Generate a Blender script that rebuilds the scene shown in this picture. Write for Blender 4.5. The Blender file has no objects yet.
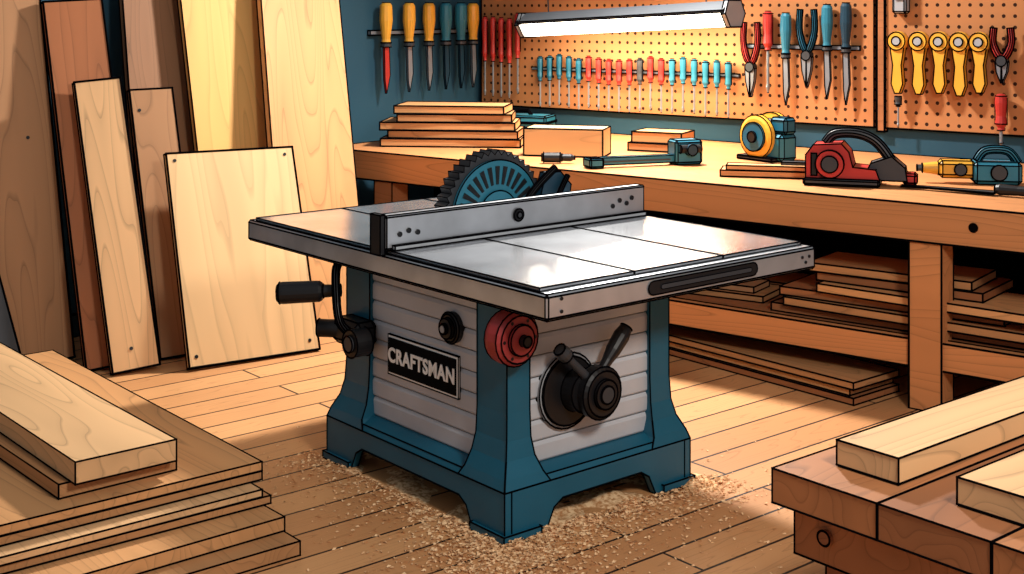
import bpy, bmesh, math, random
from mathutils import Vector, Matrix, noise
R = random.Random(7)
sc = bpy.context.scene
try:
    sc.view_settings.view_transform = 'Standard'
    sc.view_settings.look = 'None'
except Exception as e:
    print(e)

def lin(c):
    c /= 255.0
    return c/12.92 if c <= .04045 else ((c+.055)/1.055)**2.4
def S(r, g, b): return (lin(r), lin(g), lin(b), 1)

# ------------------------------------------------------------ materials
def newmat(name):
    m = bpy.data.materials.new(name); m.use_nodes = True
    nt = m.node_tree; bs = nt.nodes['Principled BSDF']
    return m, nt, bs
def flat(name, col, rough=.5, metal=0, spec=.4, var=.06, emis=0):
    m, nt, bs = newmat(name)
    bs.inputs['Roughness'].default_value = rough
    bs.inputs['Metallic'].default_value = metal
    bs.inputs['Specular IOR Level'].default_value = spec
    tc = nt.nodes.new('ShaderNodeTexCoord'); nz = nt.nodes.new('ShaderNodeTexNoise')
    nz.inputs['Scale'].default_value = 5; nz.inputs['Detail'].default_value = 3
    nt.links.new(tc.outputs['Object'], nz.inputs['Vector'])
    cr = nt.nodes.new('ShaderNodeValToRGB')
    c = S(*col)
    cr.color_ramp.elements[0].position = .35; cr.color_ramp.elements[1].position = .65
    cr.color_ramp.elements[0].color = tuple(x*(1-var) for x in c[:3])+(1,)
    cr.color_ramp.elements[1].color = tuple(min(1, x*(1+var)) for x in c[:3])+(1,)
    nt.links.new(nz.outputs['Fac'], cr.inputs['Fac'])
    nt.links.new(cr.outputs['Color'], bs.inputs['Base Color'])
    if emis:
        bs.inputs['Emission Color'].default_value = c
        bs.inputs['Emission Strength'].default_value = emis
    return m
def wood(name, col, dark=None, lines=7, amt=.55, rough=.6):
    if dark is None: dark = tuple(x*.62 for x in col)
    m, nt, bs = newmat(name); N = nt.nodes.new; L = nt.links.new
    bs.inputs['Roughness'].default_value = rough
    bs.inputs['Specular IOR Level'].default_value = .2
    tc = N('ShaderNodeTexCoord'); oi = N('ShaderNodeObjectInfo')
    mul = N('ShaderNodeMath'); mul.operation = 'MULTIPLY'; mul.inputs[1].default_value = 37
    L(oi.outputs['Random'], mul.inputs[0])
    add = N('ShaderNodeVectorMath'); add.operation = 'ADD'
    L(tc.outputs['Object'], add.inputs[0]); L(mul.outputs[0], add.inputs[1])
    mp = N('ShaderNodeMapping'); mp.inputs['Scale'].default_value = (.35, 3.2, 3.2)
    L(add.outputs[0], mp.inputs['Vector'])
    nz = N('ShaderNodeTexNoise'); nz.inputs['Scale'].default_value = 1.6
    nz.inputs['Detail'].default_value = 1.0; nz.inputs['Roughness'].default_value = .35
    L(mp.outputs[0], nz.inputs['Vector'])
    m2 = N('ShaderNodeMath'); m2.operation = 'MULTIPLY'; m2.inputs[1].default_value = lines*2.2
    L(nz.outputs['Fac'], m2.inputs[0])
    fr = N('ShaderNodeMath'); fr.operation = 'FRACT'; L(m2.outputs[0], fr.inputs[0])
    cr = N('ShaderNodeValToRGB'); e = cr.color_ramp.elements
    c = S(*col); d = S(*dark)
    mixd = tuple(c[i]*(1-amt)+d[i]*amt for i in range(3))+(1,)
    e[0].position = 0; e[0].color = mixd
    e[1].position = .12; e[1].color = c
    x = e.new(.8); x.color = tuple(v*.94 for v in c[:3])+(1,)
    x = e.new(.97); x.color = tuple(v*.88 for v in c[:3])+(1,)
    L(fr.outputs[0], cr.inputs['Fac'])
    nz2 = N('ShaderNodeTexNoise'); nz2.inputs['Scale'].default_value = .9
    L(mp.outputs[0], nz2.inputs['Vector'])
    hs = N('ShaderNodeHueSaturation'); mr = N('ShaderNodeMapRange')
    mr.inputs['From Min'].default_value = .3; mr.inputs['From Max'].default_value = .7
    mr.inputs['To Min'].default_value = .86; mr.inputs['To Max'].default_value = 1.1
    L(nz2.outputs['Fac'], mr.inputs['Value']); L(mr.outputs[0], hs.inputs['Value'])
    L(cr.outputs['Color'], hs.inputs['Color']); L(hs.outputs[0], bs.inputs['Base Color'])
    return m

INK = flat('ink', (7, 6, 8), 1, 0, 0, 0)
W_light = wood('wood_maple', (228, 182, 132))
W_pale = wood('wood_birch', (234, 194, 142), lines=3.5, amt=.35)
W_tan = wood('wood_tan', (178, 132, 94))
W_brown = wood('wood_walnut', (148, 106, 76))
W_red = wood('wood_cedar', (172, 108, 70))
W_yel = wood('wood_yellow_ply', (226, 174, 104), lines=4, amt=.35)
W_honey = wood('wood_honey', (210, 154, 102))
W_bench = wood('wood_bench', (200, 134, 84))
W_bench2 = wood('wood_bench_dark', (164, 106, 68))
W_dark = wood('wood_dark', (142, 90, 60))
W_mid = wood('wood_mid', (188, 136, 90))
M_teal = flat('teal_paint', (20, 88, 112), .45)
M_teal_d = flat('teal_dark', (14, 52, 70), .5)
M_teal_l = flat('teal_light', (38, 112, 134), .45)
M_black = flat('black_plastic', (18, 18, 21), .45, 0, .35)
M_plate = flat('plate_black', (12, 12, 14), .85, 0, .05)
M_dgrey = flat('dark_grey', (52, 54, 58), .45)
M_grey = flat('grey_paint', (156, 159, 164), .5)
M_lamph = flat('lamp_housing', (98, 102, 108), .6)
M_greyp = flat('siding_grey', (188, 191, 197), .5, .05)
M_groove = flat('groove_grey', (60, 62, 68), .7)
M_steel = flat('steel', (200, 203, 208), .32, .75, var=.12)
M_steel2 = flat('machined_plate', (210, 213, 218), .2, .85, var=.14)
M_shaft = flat('shaft_steel', (132, 138, 146), .4, .4)
M_red = flat('red_plastic', (176, 42, 36), .45)
M_rred = flat('knob_red', (158, 54, 54), .45)
M_yel = flat('yellow_plastic', (226, 164, 52), .45)
M_white = flat('label_white', (250, 250, 246), .6)
M_void = flat('shade_black', (8, 7, 9), 1, 0, 0)  # near-black that paints in the shade under the bench; bolt hole uses it too
M_tube = flat('tube_glow', (255, 244, 218), .5, emis=9.0)

def wallmat():
    m, nt, bs = newmat('wall_paint_blue'); N = nt.nodes.new; L = nt.links.new
    bs.inputs['Roughness'].default_value = .8; bs.inputs['Specular IOR Level'].default_value = .2
    tc = N('ShaderNodeTexCoord'); nz = N('ShaderNodeTexNoise'); nz.inputs['Scale'].default_value = 1.2
    L(tc.outputs['Object'], nz.inputs['Vector'])
    cr = N('ShaderNodeValToRGB'); cr.color_ramp.elements[0].color = S(34, 64, 82); cr.color_ramp.elements[1].color = S(48, 86, 104)
    L(nz.outputs['Fac'], cr.inputs['Fac']); L(cr.outputs[0], bs.inputs['Base Color'])
    return m
M_wall = wallmat()

def pegmat():
    m, nt, bs = newmat('pegboard_holes'); N = nt.nodes.new; L = nt.links.new
    bs.inputs['Roughness'].default_value = .8; bs.inputs['Specular IOR Level'].default_value = .15
    tc = N('ShaderNodeTexCoord')
    sc_ = N('ShaderNodeVectorMath'); sc_.operation = 'SCALE'; sc_.inputs['Scale'].default_value = 1/.062
    L(tc.outputs['Object'], sc_.inputs[0])
    fr = N('ShaderNodeVectorMath'); fr.operation = 'FRACTION'; L(sc_.outputs[0], fr.inputs[0])
    sb = N('ShaderNodeVectorMath'); sb.operation = 'SUBTRACT'; sb.inputs[1].default_value = (.5, .5, .5)
    L(fr.outputs[0], sb.inputs[0])
    ml = N('ShaderNodeVectorMath'); ml.operation = 'MULTIPLY'; ml.inputs[1].default_value = (1, 0, 1)
    L(sb.outputs[0], ml.inputs[0])
    ln = N('ShaderNodeVectorMath'); ln.operation = 'LENGTH'; L(ml.outputs[0], ln.inputs[0])
    lt = N('ShaderNodeMath'); lt.operation = 'LESS_THAN'; lt.inputs[1].default_value = .17
    L(ln.outputs['Value'], lt.inputs[0])
    nz = N('ShaderNodeTexNoise'); nz.inputs['Scale'].default_value = 2
    L(tc.outputs['Object'], nz.inputs['Vector'])
    cr = N('ShaderNodeValToRGB'); cr.color_ramp.elements[0].color = S(172, 112, 70); cr.color_ramp.elements[1].color = S(190, 130, 84)
    L(nz.outputs['Fac'], cr.inputs['Fac'])
    mx = N('ShaderNodeMix'); mx.data_type = 'RGBA'
    L(lt.outputs[0], mx.inputs['Factor']); L(cr.outputs[0], mx.inputs[6]); mx.inputs[7].default_value = S(48, 26, 16)
    L(mx.outputs[2], bs.inputs['Base Color'])
    return m
M_peg = pegmat()

def floormat():
    m, nt, bs = newmat('floor_planks'); N = nt.nodes.new; L = nt.links.new
    bs.inputs['Roughness'].default_value = .5; bs.inputs['Specular IOR Level'].default_value = .25
    tc = N('ShaderNodeTexCoord'); mp = N('ShaderNodeMapping')
    mp.inputs['Rotation'].default_value = (0, 0, math.radians(-78.27))
    L(tc.outputs['Object'], mp.inputs['Vector'])
    br = N('ShaderNodeTexBrick'); br.offset = .37; br.offset_frequency = 2
    br.inputs['Scale'].default_value = 1
    br.inputs['Brick Width'].default_value = 1.9; br.inputs['Row Height'].default_value = .175
    br.inputs['Mortar Size'].default_value = .0055; br.inputs['Mortar Smooth'].default_value = .1
    br.inputs['Color1'].default_value = S(214, 158, 106); br.inputs['Color2'].default_value = S(192, 134, 86)
    br.inputs['Mortar'].default_value = S(30, 17, 11); br.inputs['Bias'].default_value = -.1
    L(mp.outputs[0], br.inputs['Vector'])
    mp2 = N('ShaderNodeMapping'); mp2.inputs['Scale'].default_value = (.5, 5, 1)
    L(mp.outputs[0], mp2.inputs['Vector'])
    nz = N('ShaderNodeTexNoise'); nz.inputs['Scale'].default_value = 1.8; nz.inputs['Detail'].default_value = 1.5
    L(mp2.outputs[0], nz.inputs['Vector'])
    m2 = N('ShaderNodeMath'); m2.operation = 'MULTIPLY'; m2.inputs[1].default_value = 13; L(nz.outputs['Fac'], m2.inputs[0])
    fr = N('ShaderNodeMath'); fr.operation = 'FRACT'; L(m2.outputs[0], fr.inputs[0])
    cr = N('ShaderNodeValToRGB'); cr.color_ramp.elements[0].color = (.6, .53, .46, 1)
    cr.color_ramp.elements[1].color = (1, 1, 1, 1); cr.color_ramp.elements[1].position = .14
    L(fr.outputs[0], cr.inputs['Fac'])
    mx = N('ShaderNodeMix'); mx.data_type = 'RGBA'; mx.blend_type = 'MULTIPLY'; mx.inputs['Factor'].default_value = .55
    L(br.outputs['Color'], mx.inputs[6]); L(cr.outputs[0], mx.inputs[7])
    L(mx.outputs[2], bs.inputs['Base Color'])
    return m
M_floor = floormat()

def dustmat():
    m, nt, bs = newmat('sawdust'); N = nt.nodes.new; L = nt.links.new
    bs.inputs['Roughness'].default_value = .9; bs.inputs['Specular IOR Level'].default_value = .05
    tc = N('ShaderNodeTexCoord'); nz = N('ShaderNodeTexNoise'); nz.inputs['Scale'].default_value = 60
    L(tc.outputs['Object'], nz.inputs['Vector'])
    cr = N('ShaderNodeValToRGB'); cr.color_ramp.elements[0].color = S(190, 136, 90); cr.color_ramp.elements[1].color = S(250, 210, 162)
    cr.color_ramp.elements[0].position = .38; cr.color_ramp.elements[1].position = .6
    L(nz.outputs['Fac'], cr.inputs['Fac']); L(cr.outputs[0], bs.inputs['Base Color'])
    return m
M_dust = dustmat()

# ------------------------------------------------------------ primitives
def box(x0, x1, y0, y1, z0, z1):
    v = [(x, y, z) for x in (x0, x1) for y in (y0, y1) for z in (z0, z1)]
    f = [(0, 1, 3, 2), (4, 6, 7, 5), (0, 4, 5, 1), (2, 3, 7, 6), (0, 2, 6, 4), (1, 5, 7, 3)]
    return v, f
def rbox(x0, x1, y0, y1, z0, z1, b=.01, seg=1):
    bm = bmesh.new(); v, f = box(x0, x1, y0, y1, z0, z1)
    vs = [bm.verts.new(p) for p in v]
    for q in f: bm.faces.new([vs[i] for i in q])
    bmesh.ops.recalc_face_normals(bm, faces=bm.faces)
    bmesh.ops.bevel(bm, geom=bm.edges[:], offset=b, segments=seg, affect='EDGES', profile=.5)
    bm.verts.index_update()
    r = [tuple(x.co) for x in bm.verts], [tuple(x.index for x in q.verts) for q in bm.faces]
    bm.free(); return r
def basis(d):
    d = Vector(d).normalized(); h = Vector((0, 0, 1)) if abs(d.z) < .9 else Vector((1, 0, 0))
    u = d.cross(h).normalized(); return u, d.cross(u).normalized()
def cyl(p0, p1, r0, r1=None, n=24):
    if r1 is None: r1 = r0
    p0 = Vector(p0); p1 = Vector(p1); u, w = basis(p1-p0); v = []
    for p, r in ((p0, r0), (p1, r1)):
        for i in range(n):
            a = 2*math.pi*i/n; v.append(tuple(p+u*math.cos(a)*r+w*math.sin(a)*r))
    f = [(i, (i+1) % n, n+(i+1) % n, n+i) for i in range(n)]
    f += [tuple(range(n)), tuple(range(2*n-1, n-1, -1))]
    return v, f
def lathe(o, d, prof, n=16):
    o = Vector(o); d = Vector(d).normalized(); u, w = basis(d); v = []; f = []
    for r, h in prof:
        for i in range(n):
            a = 2*math.pi*i/n; v.append(tuple(o+d*h+u*math.cos(a)*r+w*math.sin(a)*r))
    k = len(prof)
    for j in range(k-1):
        for i in range(n):
            f.append((j*n+i, j*n+(i+1) % n, (j+1)*n+(i+1) % n, (j+1)*n+i))
    f += [tuple(range(n)), tuple(range(k*n-1, (k-1)*n-1, -1))]
    return v, f
def ex(pts, axis, a0, a1):
    n = len(pts)
    def q(a, u, w): return {'x': (a, u, w), 'y': (u, a, w), 'z': (u, w, a)}[axis]
    v = [q(a0, *p) for p in pts]+[q(a1, *p) for p in pts]
    f = [(i, (i+1) % n, n+(i+1) % n, n+i) for i in range(n)]+[tuple(range(n)), tuple(range(2*n-1, n-1, -1))]
    return v, f
def tube(path, r, n=10):
    P = [Vector(p) for p in path]; v = []; f = []; u = None
    for i, p in enumerate(P):
        d = (P[min(i+1, len(P)-1)]-P[max(i-1, 0)]).normalized()
        if u is None: u, _ = basis(d)
        u = (u-d*u.dot(d)).normalized(); w = d.cross(u)
        rr = r[min(i, len(r)-1)] if isinstance(r, (list, tuple)) else r
        for k in range(n):
            a = 2*math.pi*k/n; v.append(tuple(p+u*math.cos(a)*rr+w*math.sin(a)*rr))
    for j in range(len(P)-1):
        for k in range(n): f.append((j*n+k, j*n+(k+1) % n, (j+1)*n+(k+1) % n, (j+1)*n+k))
    f += [tuple(range(n)), tuple(range(len(P)*n-1, (len(P)-1)*n-1, -1))]
    return v, f
def smoothpath(P, k=6):
    P = [Vector(p) for p in P]; out = []
    for i in range(len(P)-1):
        a = P[max(i-1, 0)]; b = P[i]; c = P[i+1]; d = P[min(i+2, len(P)-1)]
        for j in range(k):
            t = j/k
            out.append(.5*((2*b)+(c-a)*t+(2*a-5*b+4*c-d)*t*t+(3*b-a-3*c+d)*t**3))
    out.append(P[-1]); return out

INKW = 1.25
class B:
    def __init__(s, ink=.003): s.v = []; s.f = []; s.mi = []; s.sm = []; s.mats = []; s.ink = ink
    def mid(s, m):
        if m not in s.mats: s.mats.append(m)
        return s.mats.index(m)
    def raw(s, v, f, m, smooth=False):
        o = len(s.v); s.v += [tuple(p) for p in v]; k = s.mid(m)
        for q in f: s.f.append(tuple(i+o for i in q)); s.mi.append(k); s.sm.append(smooth)
    def add(s, prim, mat, ink=None, smooth=False, thr=34):
        if ink is None: ink = s.ink
        ink *= INKW
        bm = bmesh.new(); vs = [bm.verts.new(p) for p in prim[0]]
        for q in prim[1]:
            try: bm.faces.new([vs[i] for i in q])
            except ValueError: pass
        bmesh.ops.recalc_face_normals(bm, faces=bm.faces); bm.verts.index_update()
        s.raw([x.co for x in bm.verts], [[x.index for x in q.verts] for q in bm.faces], mat, smooth)
        if ink:
            th = math.radians(thr)
            for e in bm.edges:
                if e.is_boundary or (len(e.link_faces) == 2 and e.calc_face_angle(0) > th):
                    a = e.verts[0].co; b = e.verts[1].co; l = (b-a).length
                    if l < 1e-5: continue
                    d = (b-a)/l; u, w = basis(d); A = a-d*ink*.7; C = b+d*ink*.7
                    pv = [P+u*ink*x+w*ink*y for P in (A, C) for x, y in ((1, 0), (0, 1), (-1, 0), (0, -1))]
                    s.raw(pv, [(0, 1, 5, 4), (1, 2, 6, 5), (2, 3, 7, 6), (3, 0, 4, 7), (0, 3, 2, 1), (4, 5, 6, 7)], INK)
        bm.free(); return s
    def build(s, name, parent=None, mat=None):
        me = bpy.data.meshes.new(name); me.from_pydata(s.v, [], s.f)
        for m in s.mats: me.materials.append(m)
        for i, p in enumerate(me.polygons): p.material_index = s.mi[i]; p.use_smooth = s.sm[i]
        me.update()
        o = bpy.data.objects.new(name, me); sc.collection.objects.link(o)
        if parent: o.parent = parent
        if mat is not None: o.matrix_local = mat
        return o
def empty(name, M=None):
    o = bpy.data.objects.new(name, None); o.empty_display_size = .1
    sc.collection.objects.link(o)
    if M is not None: o.matrix_world = M
    return o
def T(x, y, z=0, rz=0, ry=0, rx=0, s=1):
    return Matrix.Translation((x, y, z)) @ Matrix.Rotation(math.radians(rz), 4, 'Z') @ Matrix.Rotation(math.radians(ry), 4, 'Y') @ Matrix.Rotation(math.radians(rx), 4, 'X') @ Matrix.Scale(s, 4)
def board(name, o, ux, uy, L, W, Th, mat, parent=None, ink=.003, lift=False, dots=()):
    ux = Vector(ux).normalized(); uy = Vector(uy); uy = (uy-ux*uy.dot(ux)).normalized(); uz = ux.cross(uy)
    o = Vector(o)
    if lift:
        mz = min((o+uy*a+uz*b).z for a in (0, W) for b in (0, Th)); o.z += .003-mz
    M = Matrix(((ux.x, uy.x, uz.x, o.x), (ux.y, uy.y, uz.y, o.y), (ux.z, uy.z, uz.z, o.z), (0, 0, 0, 1)))
    b = B(ink); b.add(box(0, L, 0, W, 0, Th), mat)
    for dx, dy in dots: b.add(cyl((dx, dy, -.003), (dx, dy, .01), .009, n=8), M_black, 0)
    return b.build(name, parent, M)

TH = 78.27
a_ = Vector((-.979, .203, 0)).normalized(); b_ = Vector((.203, .979, 0)).normalized()

# ------------------------------------------------------------ room
WX, WY = -6.24, 7.44
B(0).add(box(WX-.1, 2.5, -1, WY+.1, -.1, 0), M_floor).build('floor')
B(0).add(box(WX-.1, 2.5, WY, WY+.1, 0, 3.0), M_wall).build('wall_back')
B(0).add(box(WX-.1, WX, -1, WY, 0, 3.0), M_wall).build('wall_left')
B(.004).add(box(WX+.002, WX+.022, -1, WY-.02, 0, .12), M_teal_d).build('baseboard_left')

b = B(.0045); b.add(box(-6.2, -3.2, WY-.03, WY-.006, 1.05, 2.5), M_peg); b.build('pegboard')
b = B(.0045); b.add(box(-3.13, -1.2, WY-.03, WY-.006, 1.05, 2.5), M_peg)
b.add(box(-3.175, -3.13, WY-.045, WY-.006, 1.03, 2.5), W_bench2); b.build('pegboard')

# ------------------------------------------------------------ leaning lumber
def lean(name, BL, BR, TL, Th, mat, ext=1, dots=()):
    BL = Vector(BL+(0,)); BR = Vector(BR+(0,)); TL = Vector(TL)
    d = (TL-BL)*ext
    return board(name, BL, d, BR-BL, d.length, (BR-BL).length, Th, mat, None, .0045, True, dots)
lean('leaning_plank', (-5.86, 3.36), (-5.78, 3.78), (-6.14, 3.32, 2.0), .035, W_tan, 1, ((1.1, .30),))
lean('leaning_plank', (-5.56, 3.70), (-5.47, 3.98), (-5.98, 3.73, 1.77), .035, W_red)
lean('leaning_plank', (-5.408, 3.741), (-5.317, 3.945), (-5.78, 3.776, 1.369), .045, W_light, 1, ((.1, .1),))
lean('leaning_plank', (-5.456, 4.05), (-5.39, 4.27), (-5.84, 4.14, 1.312), .035, W_tan, 1, ((1.26, .04),))
lean('leaning_plank', (-5.66, 4.12), (-5.64, 4.66), (-6.06, 4.25, 1.79), .035, W_brown, 1.15)
lean('leaning_plywood_sheet', (-5.52, 4.46), (-5.48, 5.03), (-5.93, 4.53, 1.79), .03, W_yel, 1.4)
lean('leaning_plank', (-5.25, 4.68), (-5.25, 5.28), (-5.80, 4.98, 1.79), .04, W_honey, 1.55)
lean('leaning_plywood_panel', (-5.19, 4.02), (-4.99, 4.68), (-5.52, 4.13, 1.0), .03, W_pale, 1,
     ((.05, .04), (.05, .64), (1.02, .64), (1.02, .04)))
lean('leaning_metal_strip', (-5.74, 3.10), (-5.69, 3.46), (-5.95, 3.02, .68), .02, M_dgrey)

# ------------------------------------------------------------ lumber stack front left
st = empty('lumber_stack')
def sb(name, c, z, L, W, Th, mat, tw=0):
    r = Matrix.Rotation(math.radians(tw), 3, 'Z')
    board(name, (c[0], c[1], z), r @ a_, r @ -b_, L, W, Th, mat, st, .0026)
sb('board_1', (-3.176, 2.894), .002, 2.0, 1.1, .045, W_mid)
sb('board_2', (-3.273, 2.915), .050, 1.95, 1.1, .045, W_honey, 1)
sb('board_3', (-3.392, 2.960), .099, 1.95, 1.1, .026, W_mid, -.5)
sb('board_4', (-3.40, 2.93), .127, 1.95, 1.1, .024, W_light, 0)
sb('board_5', (-3.465, 2.985), .155, 1.9, 1.05, .028, W_mid)
sb('board_6', (-3.465, 2.985), .185, 1.9, 1.05, .03, W_honey)
sb('board_7', (-3.62, 2.75), .218, 1.7, .40, .045, W_mid, 1.5)
sb('board_8', (-3.576, 2.717), .266, 1.8, .34, .07, W_light, .5)

# ------------------------------------------------------------ workbench
wb = empty('workbench')
def part(prim, mat, name, ink=.004, parent=wb):
    b = B(ink); b.add(prim, mat); return b.build(name, parent)
FY = 5.611
part(box(-5.95, -.9, FY, WY-.005, .735, .90), W_bench, 'bench_top')
for i, x in enumerate((-5.53, -3.95, -2.268, -1.05)):
    part(box(x, x+.145, FY+.012, FY+.15, 0, .735), W_bench2 if i == 0 else W_bench, 'leg_%d' % (i+1))
for i, x in enumerate((-5.53, -2.268)):
    part(box(x, x+.145, WY-.3, WY-.16, 0, .735), W_bench2, 'rear_leg_%d' % (i+1))
part(box(-5.385, -1.05, FY+.03, FY+.09, .18, .30), W_bench, 'shelf_rail')
part(box(-5.385, -1.05, FY+.09, 6.55, .27, .30), W_bench2, 'shelf')
part(box(-5.9, -.95, 6.56, 6.6, 0, .735), M_void, 'under_bench_shade', 0)  # dark sheet added to stand in for the shade beneath the bench
b = B(.003); b.add(cyl((-1.98, FY-.004, .82), (-1.98, FY+.01, .82), .017), M_void); b.build('bolt_hole', wb)

sh = empty('shelf_lumber')
k = 0
for z, x0, x1, y0, w, m, tw in ((.303, -3.0, -1.75, 5.75, .5, W_bench2, 0), (.345, -2.92, -1.7, 5.72, .45, W_mid, -2), (.387, -2.95, -1.9, 5.74, .5, W_bench2, 1),
                            (.429, -2.75, -1.6, 5.72, .4, W_honey, -3), (.471, -2.78, -2.0, 5.78, .4, W_bench2, 0), (.513, -2.82, -2.05, 5.76, .35, W_mid, 2)):
    r = Matrix.Rotation(math.radians(tw), 3, 'Z'); k += 1
    board('board_%d' % k, (x0, y0, z), r @ Vector((1, 0, 0)), r @ Vector((0, 1, 0)), x1-x0, w, .038, m, sh, .0035)
sh2 = empty('shelf_offcuts')
for k, (x0, y0, z, L, w, m) in enumerate(((-3.7, 5.8, .303, .6, .3, W_mid), (-3.62, 5.85, .335, .45, .2, W_tan), (-3.8, 6.15, .303, .7, .3, W_bench2))):
    board('offcut_%d' % (k+1), (x0, y0, z), (1, .1, 0), (-.1, 1, 0), L, w, .03, m, sh2, .0035)
fs = empty('floor_lumber_stack')
for k, (off, z, L, m) in enumerate(((0, .002, 1.75, W_bench2), (.03, .036, 1.7, W_honey), (.0, .070, 1.65, W_mid))):
    o = Vector((-2.47, 5.50, z))+a_*off
    board('board_%d' % (k+1), o+b_*.34, a_, -b_, L, .34-off*.5, .031, m, fs, .0035)

# ------------------------------------------------------------ foreground table (right)
ft = empty('assembly_table', T(-1.563, 3.0, 0, TH))
def fp(prim, mat, name, ink=.0024):
    b = B(ink); b.add(prim, mat); return b.build(name, ft)
ys = [0, -.31, -.60, -.92, -1.25]
W_ft = wood('table_plank_wood', (176, 116, 74))
W_ft2 = wood('table_plank_wood_b', (158, 102, 66))
for i in range(4):
    o = B(.0024); o.add(box(0, 1.7, ys[i+1]+.003, ys[i], .515, .60), W_ft2 if i % 2 else W_ft); o.build('top_plank_%d' % (i+1), ft)
fp(box(.05, .10, -1.2, -.03, .385, .512), W_bench2, 'apron_front')
fp(box(.10, 1.6, -.08, -.03, .385, .512), W_bench2, 'apron_side')
for i, (x, y) in enumerate(((.105, -.18), (.105, -1.15), (1.5, -.18), (1.5, -1.15))):
    fp(box(x, x+.09, y, y+.095, 0, .512), W_dark, 'leg_%d' % (i+1))
for i, y in enumerate((-.13, -.8)):
    fp(cyl((.035, y, .455), (.055, y, .455), .018), W_dark, 'peg_%d' % (i+1))
def fpl(name, x, y, w, L, Th, m):
    o = ft.matrix_world @ Vector((x, y, .6045))
    board(name, o, b_, a_, L, w, Th, m, None, .0024)
fpl('pine_plank', .135, -.275, .18, 1.5, .062, W_light)
fpl('pine_plank', .13, -.65, .215, 1.5, .062, W_light)

# ------------------------------------------------------------ table saw
saw = empty('table_saw', T(-2.474, 3.271, 0, TH))
def sp(name, *prims, ink=.0027, smooth=False):
    b = B(ink)
    for p in prims:
        b.add(p[0], p[1], p[2] if len(p) > 2 else None, smooth)
    return b.build(name, saw)
bx0, bx1, by0, by1 = .046, .93, .261, 1.35
def apron(u0, u1, h=.165, foot=.17, cut=.095):
    return [(u0, 0), (u0+foot, 0), (u0+foot+.035, cut*.75), (u0+foot+.075, cut), (u1-foot-.075, cut), (u1-foot-.035, cut*.75), (u1-foot, 0), (u1, 0), (u1, h), (u0, h)]
sp('base_left', (ex([(p[0], p[1]) for p in apron(by0, by1)], 'x', bx0, bx0+.03), M_teal))
sp('base_right', (ex([(p[0], p[1]) for p in apron(by0, by1)], 'x', bx1-.03, bx1), M_teal))
sp('base_front', (ex(apron(bx0+.03, bx1-.03, foot=.15), 'y', by0, by0+.03), M_teal))
sp('base_back', (ex(apron(bx0+.03, bx1-.03, foot=.15), 'y', by1-.03, by1), M_teal))
for i, (x, y) in enumerate(((bx0, by0), (bx1, by0), (bx0, by1), (bx1, by1))):
    sx = 1 if x == bx0 else -1; sy = 1 if y == by0 else -1
    g = [(x-sx*.012, y-sy*.012), (x+sx*.15, y-sy*.012), (x+sx*.15, y+sy*.03), (x+sx*.03, y+sy*.03), (x+sx*.03, y+sy*.17), (x-sx*.012, y+sy*.17)]
    sp('foot_%d' % (i+1), (ex(g, 'z', 0.001, .028), M_teal))
    secs = [(.165, 0, .2, .25), (.20, .012, .165, .215), (.25, .036, .125, .185), (.31, .05, .105, .165), (.40, .055, .10, .16), (.785, .055, .10, .16)]
    v = []; f = []
    for z, o, wx, wy in secs:
        X = x+sx*o; Y = y+sy*o
        v += [(X, Y, z), (X+sx*wx, Y, z), (X+sx*wx, Y+sy*wy, z), (X, Y+sy*wy, z)]
    for j in range(len(secs)-1):
        for q in range(4): f.append((j*4+q, j*4+(q+1) % 4, j*4+4+(q+1) % 4, j*4+4+q))
    f += [(0, 1, 2, 3), tuple(len(v)-4+q for q in range(4))]
    sp('column_%d' % (i+1), ((v, f), M_teal))
v = []
for z, o in ((.165, 0.0), (.185, .012), (.205, .06)):
    v += [(bx0+o, by0+o, z), (bx1-o, by0+o, z), (bx1-o, by1-o, z), (bx0+o, by1-o, z)]
f = [(j*4+q, j*4+(q+1) % 4, j*4+4+(q+1) % 4, j*4+4+q) for j in range(2) for q in range(4)]+[(0, 1, 2, 3), (8, 9, 10, 11)]
sp('base_ledge', ((v, f), M_teal))
cx0, cx1, cy0, cy1 = bx0+.085, bx1-.085, by0+.085, by1-.085
sp('cabinet_core', (box(cx0, cx1, cy0, cy1, .2, .786), M_groove, 0))
b = B(0); n = 8; z0 = .205; hh = (.786-z0)/n
for i in range(n):
    za = z0+i*hh+.0025; zb = z0+(i+1)*hh-.0025
    pf = [(-.012, za), (-.016, za+.006), (-.016, zb-.012), (-.009, zb), (.01, zb), (.01, za)]
    b.add(ex([(cx0+p, q) for p, q in pf], 'y', by0+.21, by1-.21), M_greyp, 0)
    b.add(ex([(cy0+p, q) for p, q in pf], 'x', bx0+.15, bx1-.15), M_greyp, 0)
b.build('siding_panels', saw)
# table
sp('table_rail', (rbox(0, 1.33, 0, 1.90, .780, .862, .008), M_steel))
b = B(.0024)
xs = [(.018, .433), (.438, .874), (.879, 1.312)]
for (x0, x1) in xs:
    for (y0, y1) in ((.055, .905), (.91, 1.86)):
        if x0 > .4 and x0 < .5 and y0 > .9:
            b.add(box(x0, x1, y0, 1.13, .862, .874), M_steel2)
            b.add(box(x0, x1, 1.27, y1, .862, .874), M_steel2)
        else: b.add(box(x0, x1, y0, y1, .862, .874), M_steel2)
b.add(box(.438, .874, 1.135, 1.265, .862, .872), M_dgrey)
b.build('table_plates', saw)
def slot(x0, x1, z0, z1, k=6):
    r = (z1-z0)/2; zc = (z0+z1)/2; p = []
    for i in range(k+1):
        t = -math.pi/2+math.pi*i/k; p.append((x1-r+math.cos(t)*r, zc+math.sin(t)*r))
    for i in range(k+1):
        t = math.pi/2+math.pi*i/k; p.append((x0+r+math.cos(t)*r, zc+math.sin(t)*r))
    return p
b = B(.002); b.add(ex(slot(.443, .994, .800, .846), 'y', -.004, .01), M_black)
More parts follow.
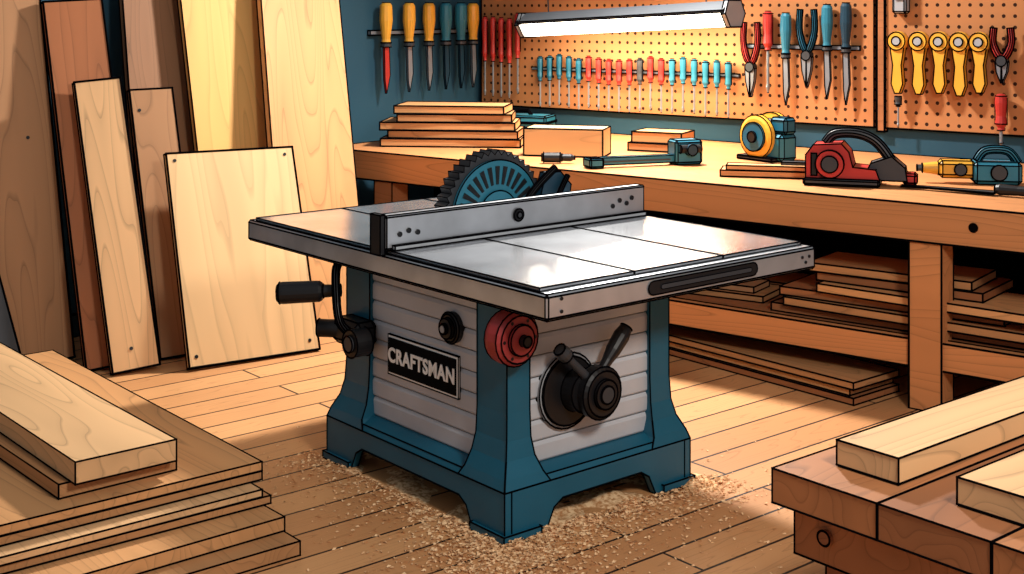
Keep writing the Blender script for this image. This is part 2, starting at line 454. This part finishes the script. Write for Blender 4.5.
b.add(ex(slot(.50, .96, .815, .831), 'y', -.007, .01), M_dgrey, .001)
for x, z in ((.06, .845), (.06, .805), (1.25, .83), (1.29, .83), (1.27, .81)):
    b.add(cyl((x, -.004, z), (x, .01, z), .006, n=10), M_black, 0)
b.build('rail_slot', saw)
# fence
b = B(.0025)
b.add(rbox(.0, 1.32, .88, .935, .876, 1.0, .006), M_steel)
b.add(box(-.026, -.006, .876, .939, .862, 1.006), M_black)
b.add(box(.03, 1.31, .862, .88, .876, .892), M_grey)
b.add(cyl((.62, .872, .945), (.62, .882, .945), .024), M_black); b.add(cyl((.62, .866, .945), (.62, .874, .945), .012), M_dgrey)
for x, z in ((.06, .93), (.10, .94), (.14, .93), (1.13, .93), (1.17, .95), (1.21, .935), (1.24, .955)):
    b.add(cyl((x, .874, z), (x, .882, z), .010, n=12), M_black, 0)
b.build('rip_fence', saw)
# blade
bc = (.74, .90); pts = []; NT = 44
for i in range(NT):
    t = 2*math.pi*i/NT; t2 = 2*math.pi*(i+.55)/NT
    pts += [(bc[0]+.245*math.cos(t), max(.874, bc[1]+.245*math.sin(t))), (bc[0]+.264*math.cos(t2), max(.874, bc[1]+.264*math.sin(t2)))]
cl = []
for p in pts:
    if p[1] > .8741: cl.append(p)
i0 = max(range(len(cl)), key=lambda i: (Vector(cl[i])-Vector(cl[i-1])).length)
cl = cl[i0:]+cl[:i0]
cl = [(cl[0][0], .874)]+cl+[(cl[-1][0], .874)]
def halfdisc(r, zc=bc[1], x=bc[0], n=32):
    lo = math.asin(max(-1, (.874-zc)/r)); return [(x+r*math.cos(lo+(math.pi-2*lo)*i/n), zc+r*math.sin(lo+(math.pi-2*lo)*i/n)) for i in range(n+1)]
b = B(.0025)
b.add(ex(cl, 'y', 1.17, 1.24), M_dgrey, .0015)
b.add(ex(halfdisc(.225), 'y', 1.155, 1.172), M_teal_l)
b.add(ex(halfdisc(.10), 'y', 1.145, 1.158), M_teal_l)
b.add(ex(halfdisc(.05), 'y', 1.135, 1.147), M_dgrey)
for i in range(15):
    t = math.pi*(i+.3)/14.6
    c, s_ = math.cos(t), math.sin(t)
    if bc[1]+.12*s_ < .88: continue
    p = [(bc[0]+r*c-w*s_, bc[1]+r*s_+w*c) for r, w in ((.125, -.006), (.20, -.011), (.20, .011), (.125, .006))]
    b.add(ex(p, 'y', 1.151, 1.157), M_black, 0)
b.build('blade', saw)
b = B(.0025)
b.add(ex([(.90, .876), (1.08, .876), (1.10, 1.0), (1.04, 1.06), (.96, 1.06), (.93, .97)], 'y', 1.10, 1.14), M_teal_d)
b.add(tube(smoothpath([(.80, 1.1, .9), (.90, 1.1, 1.0), (1.0, 1.09, 1.08)]), .014), M_black, smooth=True)
b.add(tube(smoothpath([(.97, 1.08, .88), (1.02, 1.08, .98), (1.07, 1.09, 1.04)]), .010), M_black, smooth=True)
b.build('blade_guard', saw)
# nameplate
fx = cx0-.016
b = B(.002); b.add(box(fx-.008, fx, .59, 1.02, .388, .535), M_white); b.add(box(fx-.013, fx-.006, .60, 1.01, .398, .525), M_plate, 0)
b.build('nameplate', saw)
cu = bpy.data.curves.new('nameplate_text', 'FONT'); cu.body = 'CRAFTSMAN'; cu.size = .074; cu.extrude = .0012; cu.offset = .0022
cu.align_x = 'CENTER'; cu.align_y = 'CENTER'; cu.space_character = 1.07; cu.materials.append(M_white)
to = bpy.data.objects.new('nameplate_text', cu); sc.collection.objects.link(to); to.parent = saw
to.matrix_local = Matrix(((0, 0, -1, fx-.0155), (-.92, 0, 0, .805), (0, 1, 0, .4615), (0, 0, 0, 1)))
# left round knob
b = B(.0025); b.add(lathe((fx+.01, .624, .632), (-1, 0, 0), [(.055, 0), (.055, .03), (.048, .036), (.036, .036), (.036, .05), (.018, .052), (.018, .06)], 24), M_black)
b.add(cyl((fx-.052, .624, .632), (fx-.054, .624, .632), .012), M_grey, 0)
b.build('tilt_knob', saw)
# left lever
b = B(.0028)
b.add(rbox(.02, .12, 1.10, 1.28, .47, .565, .02), M_black)
b.add(cyl((-.01, 1.10, .50), (.06, 1.10, .50), .052), M_black); b.add(cyl((-.02, 1.10, .50), (-.008, 1.10, .50), .03), M_dgrey)
b.add(cyl((-.01, 1.32, .52), (.05, 1.25, .52), .034), M_black)
b.add(tube(smoothpath([(.03, 1.15, .52), (-.03, 1.14, .58), (-.02, 1.18, .68), (.02, 1.24, .76), (.06, 1.25, .785)]), .014), M_dgrey, smooth=True)
b.add(lathe((-.16, 1.372, .665), (.17, -.14, .01), [(.03, 0), (.04, .008), (.042, .02), (.040, .16), (.034, .17), (.025, .175), (.022, .24)], 18), M_black)
b.add(cyl((-.162, 1.3735, .665), (-.158, 1.371, .665), .026), M_dgrey, .002)
b.build('side_lever', saw)
# red knob at front column
b = B(.0027)
b.add(lathe((.085, .33, .668), (0, -1, 0), [(.06, 0), (.085, .02), (.09, .04), (.09, .085), (.078, .10), (.05, .102), (.05, .115), (.03, .118)], 22), M_rred)
for i in range(6):
    t = i*math.pi/3; b.add(cyl((.085+.066*math.cos(t), .232, .668+.066*math.sin(t)), (.085+.066*math.cos(t), .228, .668+.066*math.sin(t)), .006, n=10), M_black, 0)
b.add(cyl((.085, .213, .668), (.085, .19, .668), .018), M_black)
b.build('red_handwheel', saw)
# front crank
fy = cy0-.016
b = B(.0027)
b.add(cyl((.375, fy+.004, .43), (.375, fy-.012, .43), .13, n=28), M_grey)
b.add(cyl((.375, fy-.012, .43), (.375, fy-.02, .43), .118, n=28), M_black)
b.add(cyl((.41, fy-.02, .43), (.41, fy-.07, .43), .075, .07), M_black)
b.add(lathe((.455, fy-.05, .425), (0, -1, 0), [(.085, 0), (.09, .015), (.09, .05), (.078, .062), (.05, .062), (.05, .075)], 26), M_black)
b.add(cyl((.455, fy-.125, .425), (.455, fy-.13, .425), .03), M_dgrey)
b.add(lathe((.47, fy-.075, .49), (.115, 0, .125), [(.016, 0), (.020, .05), (.027, .09), (.030, .15), (.022, .185)], 14), M_black)
b.add(lathe((.42, fy-.075, .47), (-.14, 0, .13), [(.018, 0), (.015, .05), (.013, .14), (.024, .145), (.028, .17), (.022, .19)], 14), M_dgrey)
b.build('blade_height_crank', saw)
b = B(.0015)
b.add(ex(slot(.27, .42, .685, .70), 'y', fy-.006, fy+.004), M_black)
b.add(ex(slot(.44, .52, .685, .70), 'y', fy-.006, fy+.004), M_black)
b.add(ex(slot(.25, .50, .715, .728), 'y', fy-.006, fy+.004), M_dgrey)
b.build('front_vents', saw)

# ------------------------------------------------------------ sawdust
Mi = saw.matrix_world.inverted()
def rectdist(p):
    q = Mi @ Vector((p[0], p[1], 0))
    dx = max(bx0-q.x, 0, q.x-bx1); dy = max(by0-q.y, 0, q.y-by1)
    return math.hypot(dx, dy), q
b = B(0); st_ = .02; nx = int(3.2/st_); ny = int(2.6/st_); X0, Y0 = -4.7, 2.7; idx = {}; H = {}
for i in range(nx):
    for j in range(ny):
        x = X0+i*st_; y = Y0+j*st_; d, q = rectdist((x, y))
        fr = .6
        if q.y < .35 and q.x > .2: fr = .85
        if q.x < .45 and q.y < .6: fr = 1.1
        n = noise.fractal(Vector((x*6, y*6, 0)), 1, 2, 5)
        h = .03*math.exp(-d/.12)*fr*(.6+1.1*n)-.0122+.003*noise.noise(Vector((x*45, y*45, 3)))
        H[i, j] = h
vs = []; fs_ = []
for i in range(nx-1):
    for j in range(ny-1):
        c = [(i, j), (i+1, j), (i+1, j+1), (i, j+1)]
        if max(H[k] for k in c) > 0:
            for k in c:
                if k not in idx: idx[k] = len(vs); vs.append((X0+k[0]*st_, Y0+k[1]*st_, max(-.004, H[k])))
            fs_.append(tuple(idx[k] for k in c))
if fs_: b.raw(vs, fs_, M_dust, True)
fv = []; ff = []
M_w = saw.matrix_world
for k in range(7000):
    side = R.random(); sp_ = R.expovariate(1/.10)
    if side < .27: q = Vector((bx0-sp_*.8, R.uniform(by0-.1, by1+.1), 0))
    elif side < .66: q = Vector((R.uniform(bx0-.1, bx1+.15), by0-sp_, 0))
    else: q = Vector((bx0-sp_*.8+R.gauss(0, .14), by0-sp_*.8+R.gauss(0, .14), 0))
    if R.random() < .12: q += Vector((R.gauss(0, .25), R.gauss(0, .25), 0))
    if bx0 < q.x < bx1 and by0 < q.y < by1: continue
    w = M_w @ q
    s = R.uniform(.003, .010); t = R.uniform(0, 6.3); zz = .003
    i = round((w.x-X0)/st_); j = round((w.y-Y0)/st_); zz += max(0, H.get((i, j), 0))
    o = len(fv); c, s2 = math.cos(t)*s, math.sin(t)*s; e = R.uniform(.3, .7)
    fv += [(w.x-c, w.y-s2, zz), (w.x-s2*e, w.y+c*e, zz+s*.5), (w.x+c, w.y+s2, zz+s*.3), (w.x+s2*e, w.y-c*e, zz)]
    ff.append((o, o+1, o+2, o+3))
b.raw(fv, ff, M_dust)
b.build('sawdust_pile')

# ------------------------------------------------------------ hanging tools
def screwdriver(name, M, hl, sl, col, r=.03, tip=True):
    b = B(.0026)
    b.add(lathe((0, 0, 0), (0, 0, -1), [(r*.5, 0), (r*.95, hl*.06), (r, hl*.25), (r*.8, hl*.6), (r, hl*.82), (r*.55, hl*.93), (r*.6, hl)], 12), col, .0026, thr=40)
    b.add(lathe((0, 0, -hl), (0, 0, -1), [(r*.28, 0), (r*.28, sl*.8), (r*.42, sl*.86), (r*.15, sl)], 8), M_shaft, .002, thr=60)
    for s in (-1, 1):
        b.add(box(s*r-.002, s*r+.002, -.003, .003, -hl*.85, -hl*.1), INK, 0)
    return b.build(name, None, M)
def pliers(name, M, h, col):
    b = B(.003)
    for s in (-1, 1):
        b.add(tube(smoothpath([(s*.045, 0, 0), (s*.05, 0, -h*.25), (s*.03, 0, -h*.45), (0, 0, -h*.58)]), [.018]*9+[.02]*6+[.016]*4), col, smooth=True)
        b.add(ex([(0, -h*.55), (s*.035, -h*.62), (s*.028, -h*.8), (s*.004, -h)], 'y', -.012, .012), M_shaft)
    b.add(cyl((0, -.02, -h*.6), (0, .02, -h*.6), .03, n=14), M_dgrey)
    return b.build(name, None, M)
def loopwrench(name, M, h, col):
    b = B(.0032)
    b.add(lathe((0, .02, -.06), (0, -1, 0), [(.052, 0), (.058, .01), (.058, .04), (.052, .05)], 20), col)
    b.add(cyl((0, -.033, -.06), (0, -.036, -.06), .026, n=18), M_grey)
    b.add(ex([(-.042, -.09), (.042, -.09), (.025, -h*.55), (.034, -h*.85), (.014, -h), (-.014, -h), (-.034, -h*.85), (-.025, -h*.55)], 'y', -.02, .015), col)
    return b.build(name, None, M)
def chisel(name, M, h, col, r=.035, bladecol=None, bw=.024):
    b = B(.003)
    b.add(lathe((0, 0, 0), (0, 0, -1), [(r*.6, 0), (r*.92, .02), (r, h*.2), (r*.63, h*.40), (r*.75, h*.45)], 12), col, thr=50)
    b.add(cyl((0, 0, -h*.44), (0, 0, -h*.49), r*.8, n=12), M_dgrey)
    b.add(ex([(-bw*.7, -h*.48), (bw*.7, -h*.48), (bw, -h*.8), (0, -h), (-bw*.5, -h*.86)], 'y', -.008, .008), bladecol or M_shaft)
    return b.build(name, None, M)
ly = (6.37, 6.594, 6.794, 6.97, 7.131, 7.263)
for y, col, bc2 in zip(ly, (M_yel, M_yel, M_yel, M_teal_l, M_teal_l, M_yel), (M_red, M_shaft, M_shaft, M_teal_d, M_teal_d, M_shaft)):
    o = chisel('chisel', T(WX+.085, y, 1.785, 90), .60, col, .045, bc2, .032)
b = B(.004)
b.add(box(WX+.004, WX+.03, 6.28, 7.35, 1.57, 1.60), M_shaft)
b.build('tool_rack')
yw = WY-.085
for x in (-6.12, -6.045, -5.97, -5.895, -5.82):
    screwdriver('screwdriver', T(x, yw, 1.70+R.uniform(-.03, .02)), .32, .25, M_red, .024)
n = 19
for i in range(n):
    x = -5.62+i*.0825; col = M_teal if i < 5 else (M_red if i < 13 else M_teal_l)
    if i in (10,): col = M_dgrey
    screwdriver('screwdriver', T(x, yw, 1.42+R.uniform(-.015, .015)), .17, .18, col, .022)
b = B(.003); b.add(box(-5.72, -4.08, WY-.05, WY-.036, 1.315, 1.335), M_shaft); b.build('tool_rack')
pliers('pliers', T(-3.98, yw, 1.66), .46, M_red)
screwdriver('screwdriver', T(-3.86, yw, 1.73), .24, .26, M_red, .032)
chisel('chisel', T(-3.74, yw, 1.72), .56, M_teal_l)
pliers('pliers', T(-3.60, yw, 1.74), .46, M_teal)
chisel('chisel', T(-3.47, yw, 1.77), .56, M_teal_l)
chisel('chisel', T(-3.35, yw, 1.78), .60, M_teal_d)
b = B(.003); b.add(box(-4.05, -3.28, WY-.05, WY-.036, 1.50, 1.525), M_shaft); b.build('tool_rack')
for x, h in ((-3.03, .36), (-2.905, .36), (-2.785, .35), (-2.67, .36), (-2.56, .34)):
    loopwrench('hook_wrench', T(x, yw, 1.62), h, M_yel)
screwdriver('screwdriver', T(-3.03, yw, 1.245), .06, .12, M_dgrey, .02)
screwdriver('screwdriver', T(-2.445, yw, 1.28), .20, .08, M_red, .033)
pliers('pliers', T(-2.44, yw, 1.64), .3, M_red)
b = B(.003); b.add(rbox(-3.06, -2.98, WY-.1, WY-.036, 1.72, 1.92, .01), M_grey); b.add(box(-3.04, -3.0, WY-.11, WY-.1, 1.80, 1.86), M_dgrey); b.build('wall_switch_box')

# ------------------------------------------------------------ shop light
LM = T(-4.70, 7.03, 1.685, 0, -3.0)
b = B(.004)
hl = .78
b.add(ex([(-.115, .0), (-.115, .012), (-.07, .05), (-.03, .07), (.03, .07), (.07, .05), (.115, .012), (.115, .0)], 'x', -hl, hl), M_lamph)
b.add(ex([(-.10, -.002), (-.10, -.03), (-.055, -.085), (.055, -.085), (.10, -.03), (.10, -.002)], 'x', -hl+.03, hl-.03), M_tube, 0)
for s in (-1, 1): b.add(ex([(-.12, -.01), (-.065, -.09), (.065, -.09), (.12, -.01), (.075, .07), (-.075, .07)], 'x', s*hl-.015, s*hl+.015), M_grey)
b.add(tube([(-.6, 0, .06), (-.6, 0, 1.2)], .005, 6), M_dgrey, 0); b.add(tube([(.6, 0, .06), (.6, 0, 1.2)], .005, 6), M_dgrey, 0)
b.build('shop_light', None, LM)

# ------------------------------------------------------------ bench items
zb = .905
lb = empty('bench_lumber_stack')
for i, (w, o, m) in enumerate(((.86, 0, W_honey), (.80, .02, W_mid), (.83, -.02, W_honey), (.70, .02, W_mid), (.68, 0, W_honey))):
    r = Matrix.Rotation(math.radians(33+R.uniform(-3, 3)), 3, 'Z'); c = Vector((-5.44, 6.24, 0))
    o_ = c+r @ Vector((-w/2+o, -.19, 0)); board('board_%d' % (i+1), (o_.x, o_.y, zb+i*.05), r @ Vector((1, 0, 0)), r @ Vector((0, 1, 0)), w, .36, .046, m, lb, .004)
b = B(.004); b.add(rbox(-.22, .22, -.12, .12, 0, .12, .01), M_teal_l); b.add(box(-.225, .225, -.125, .125, .07, .08), M_teal_d)
b.add(tube([(-.08, 0, .12), (-.06, 0, .15), (.06, 0, .15), (.08, 0, .12)], .01, 8), M_black); b.build('tool_box', None, T(-5.60, 7.10, zb, 20))
b = B(.004); b.add(box(-.23, .23, -.12, .12, 0, .155), W_pale); b.build('wood_block', None, T(-4.54, 6.20, zb, 24))
b = B(.004); b.add(box(-.17, .17, -.12, .12, 0, .045), W_mid); b.add(box(-.15, .16, -.11, .12, .047, .11), W_honey); b.build('wood_block', None, T(-4.25, 6.76, zb, 12))
b = B(.003); b.add(lathe((-.09, 0, .028), (1, 0, 0), [(.02, 0), (.028, .01), (.028, .1), (.02, .11), (.02, .16), (.01, .18)], 12), M_black); b.build('marker', None, T(-4.33, 5.83, zb, 35))
b = B(.003)
b.add(box(-.26, .30, -.022, .022, .012, .05), M_teal_l)
b.add(rbox(.22, .38, -.05, .06, 0, .13, .012), M_teal_l)
b.add(rbox(-.28, -.20, -.05, .05, 0, .05, .008), M_teal_l)
b.add(cyl((.24, -.06, .085), (.36, -.06, .085), .022, n=14), M_black); b.add(box(-.2, .2, -.026, -.02, .025, .032), M_dgrey, 0)
b.add(cyl((.30, -.09, .08), (.30, -.05, .08), .03, n=14), M_teal_d)
b.build('bar_clamp', None, T(-3.93, 5.98, zb, 58))
b = B(.003)
b.add(lathe((0, .09, .13), (0, -1, 0), [(.10, 0), (.13, .01), (.13, .04), (.085, .045), (.085, .13), (.12, .135), (.12, .165), (.10, .175)], 24), M_yel)
b.add(cyl((0, .04, .13), (0, -.04, .13), .095, n=24), M_shaft)
b.add(cyl((0, -.087, .13), (0, -.10, .13), .08, n=20), M_teal); b.add(cyl((0, -.1, .13), (0, -.112, .13), .03, n=14), M_black)
b.add(rbox(.04, .17, -.05, .08, .0, .15, .02), M_teal_l); b.add(rbox(.06, .18, -.03, .06, .15, .24, .015), M_teal)
b.add(rbox(-.13, .13, -.09, .09, 0, .02, .004), M_dgrey)
b.build('hose_reel', None, T(-3.53, 6.69, zb, -15))
b = B(.003); b.add(box(-.25, .22, -.09, .08, 0, .03), W_mid); b.add(box(-.22, .2, -.085, .02, .032, .055), W_honey); b.add(box(.05, .2, -.02, .05, .032, .07), M_dgrey)
b.build('scrap_wood', None, T(-3.16, 6.06, zb, 25))
b = B(.0032)
b.add(rbox(-.26, .14, -.13, .12, 0, .035, .008), M_dgrey)
b.add(ex([(-.25, .035), (-.25, .16), (-.21, .215), (-.06, .225), (-.02, .18), (.0, .1), (.12, .09), (.14, .035)], 'y', -.10, .09), M_red)
b.add(cyl((-.12, -.10, .115), (-.12, -.125, .115), .075, n=22), M_red); b.add(cyl((-.12, -.125, .115), (-.12, -.135, .115), .045, n=18), M_dgrey)
b.add(box(-.22, -.19, -.104, -.098, .05, .17), M_black)
b.add(tube(smoothpath([(-.15, 0, .22), (-.1, 0, .27), (.02, 0, .275), (.12, 0, .23), (.2, 0, .12), (.21, 0, .05)]), [.026]*31), M_dgrey, smooth=True)
b.add(ex([(.05, .03), (.09, .12), (.2, .16), (.27, .1), (.28, .03)], 'y', -.06, .06), M_dgrey)
b.add(rbox(.26, .33, -.05, .05, .01, .07, .012), M_red)
b.build('belt_sander', None, T(-2.70, 6.02, zb, 20, s=.88))
b = B(.0032)
b.add(rbox(-.05, .22, -.09, .09, 0, .13, .02), M_teal_l)
b.add(rbox(-.24, -.03, -.06, .06, .03, .13, .02), M_yel)
b.add(cyl((-.24, 0, .08), (-.33, 0, .08), .04, .028, n=16), M_yel); b.add(cyl((-.33, 0, .08), (-.36, 0, .08), .02, n=12), M_dgrey)
b.add(tube(smoothpath([(-.02, 0, .13), (.03, 0, .19), (.15, 0, .19), (.21, 0, .12)]), .024), M_teal_l, smooth=True)
b.add(cyl((.09, -.09, .07), (.09, -.105, .07), .045, n=18), M_dgrey)
b.add(cyl((-.12, -.06, .08), (-.12, -.07, .08), .035, n=18), M_dgrey)
b.build('cordless_planer', None, T(-2.24, 6.44, zb, 28, s=.82))
b = B(.0025)
b.add(ex([(-.33, -.02), (.1, -.035), (.1, .035), (-.33, .0)], 'z', .006, .012), M_dgrey)
b.add(lathe((.1, 0, .025), (1, 0, 0), [(.02, 0), (.026, .02), (.022, .1), (.026, .2), (.018, .22)], 12), M_black)
b.build('hand_saw', None, T(-2.14, 6.06, zb, 2))

# ------------------------------------------------------------ lights
def area(name, loc, target, size, power, col, sy=None):
    l = bpy.data.lights.new(name, 'AREA'); l.energy = power; l.color = col; l.size = size
    if sy: l.shape = 'RECTANGLE'; l.size_y = sy
    o = bpy.data.objects.new(name, l); sc.collection.objects.link(o); o.location = loc
    o.rotation_euler = (Vector(target)-Vector(loc)).to_track_quat('-Z', 'Y').to_euler(); return o
area('ceiling_light', (-4.2, 6.2, 3.0), (-3.0, 3.9, 0), .28, 265, (1, .95, .88))
area('board_fill_light', (.3, 2.2, 3.0), (-5.4, 4.8, .6), .6, 105, (1, .94, .86))  # added fill lamp for the leaning boards and saw faces, no window behind it
area('shop_light_glow', (-4.72, 6.98, 1.57), (-4.72, 7.25, .5), 1.4, 34, (1, .86, .62), .1)
w = bpy.data.worlds.new('room_ambient'); sc.world = w; w.use_nodes = True
w.node_tree.nodes['Background'].inputs[0].default_value = (.92, .95, 1, 1)
w.node_tree.nodes['Background'].inputs[1].default_value = .30

# ------------------------------------------------------------ camera
cd = bpy.data.cameras.new('camera'); cd.sensor_width = 36; cd.lens = 46.7; cd.shift_y = -.2725
co = bpy.data.objects.new('camera', cd); sc.collection.objects.link(co)
co.location = (0, 0, 1.75); co.rotation_euler = (math.radians(90), 0, math.radians(38.6))
sc.camera = co
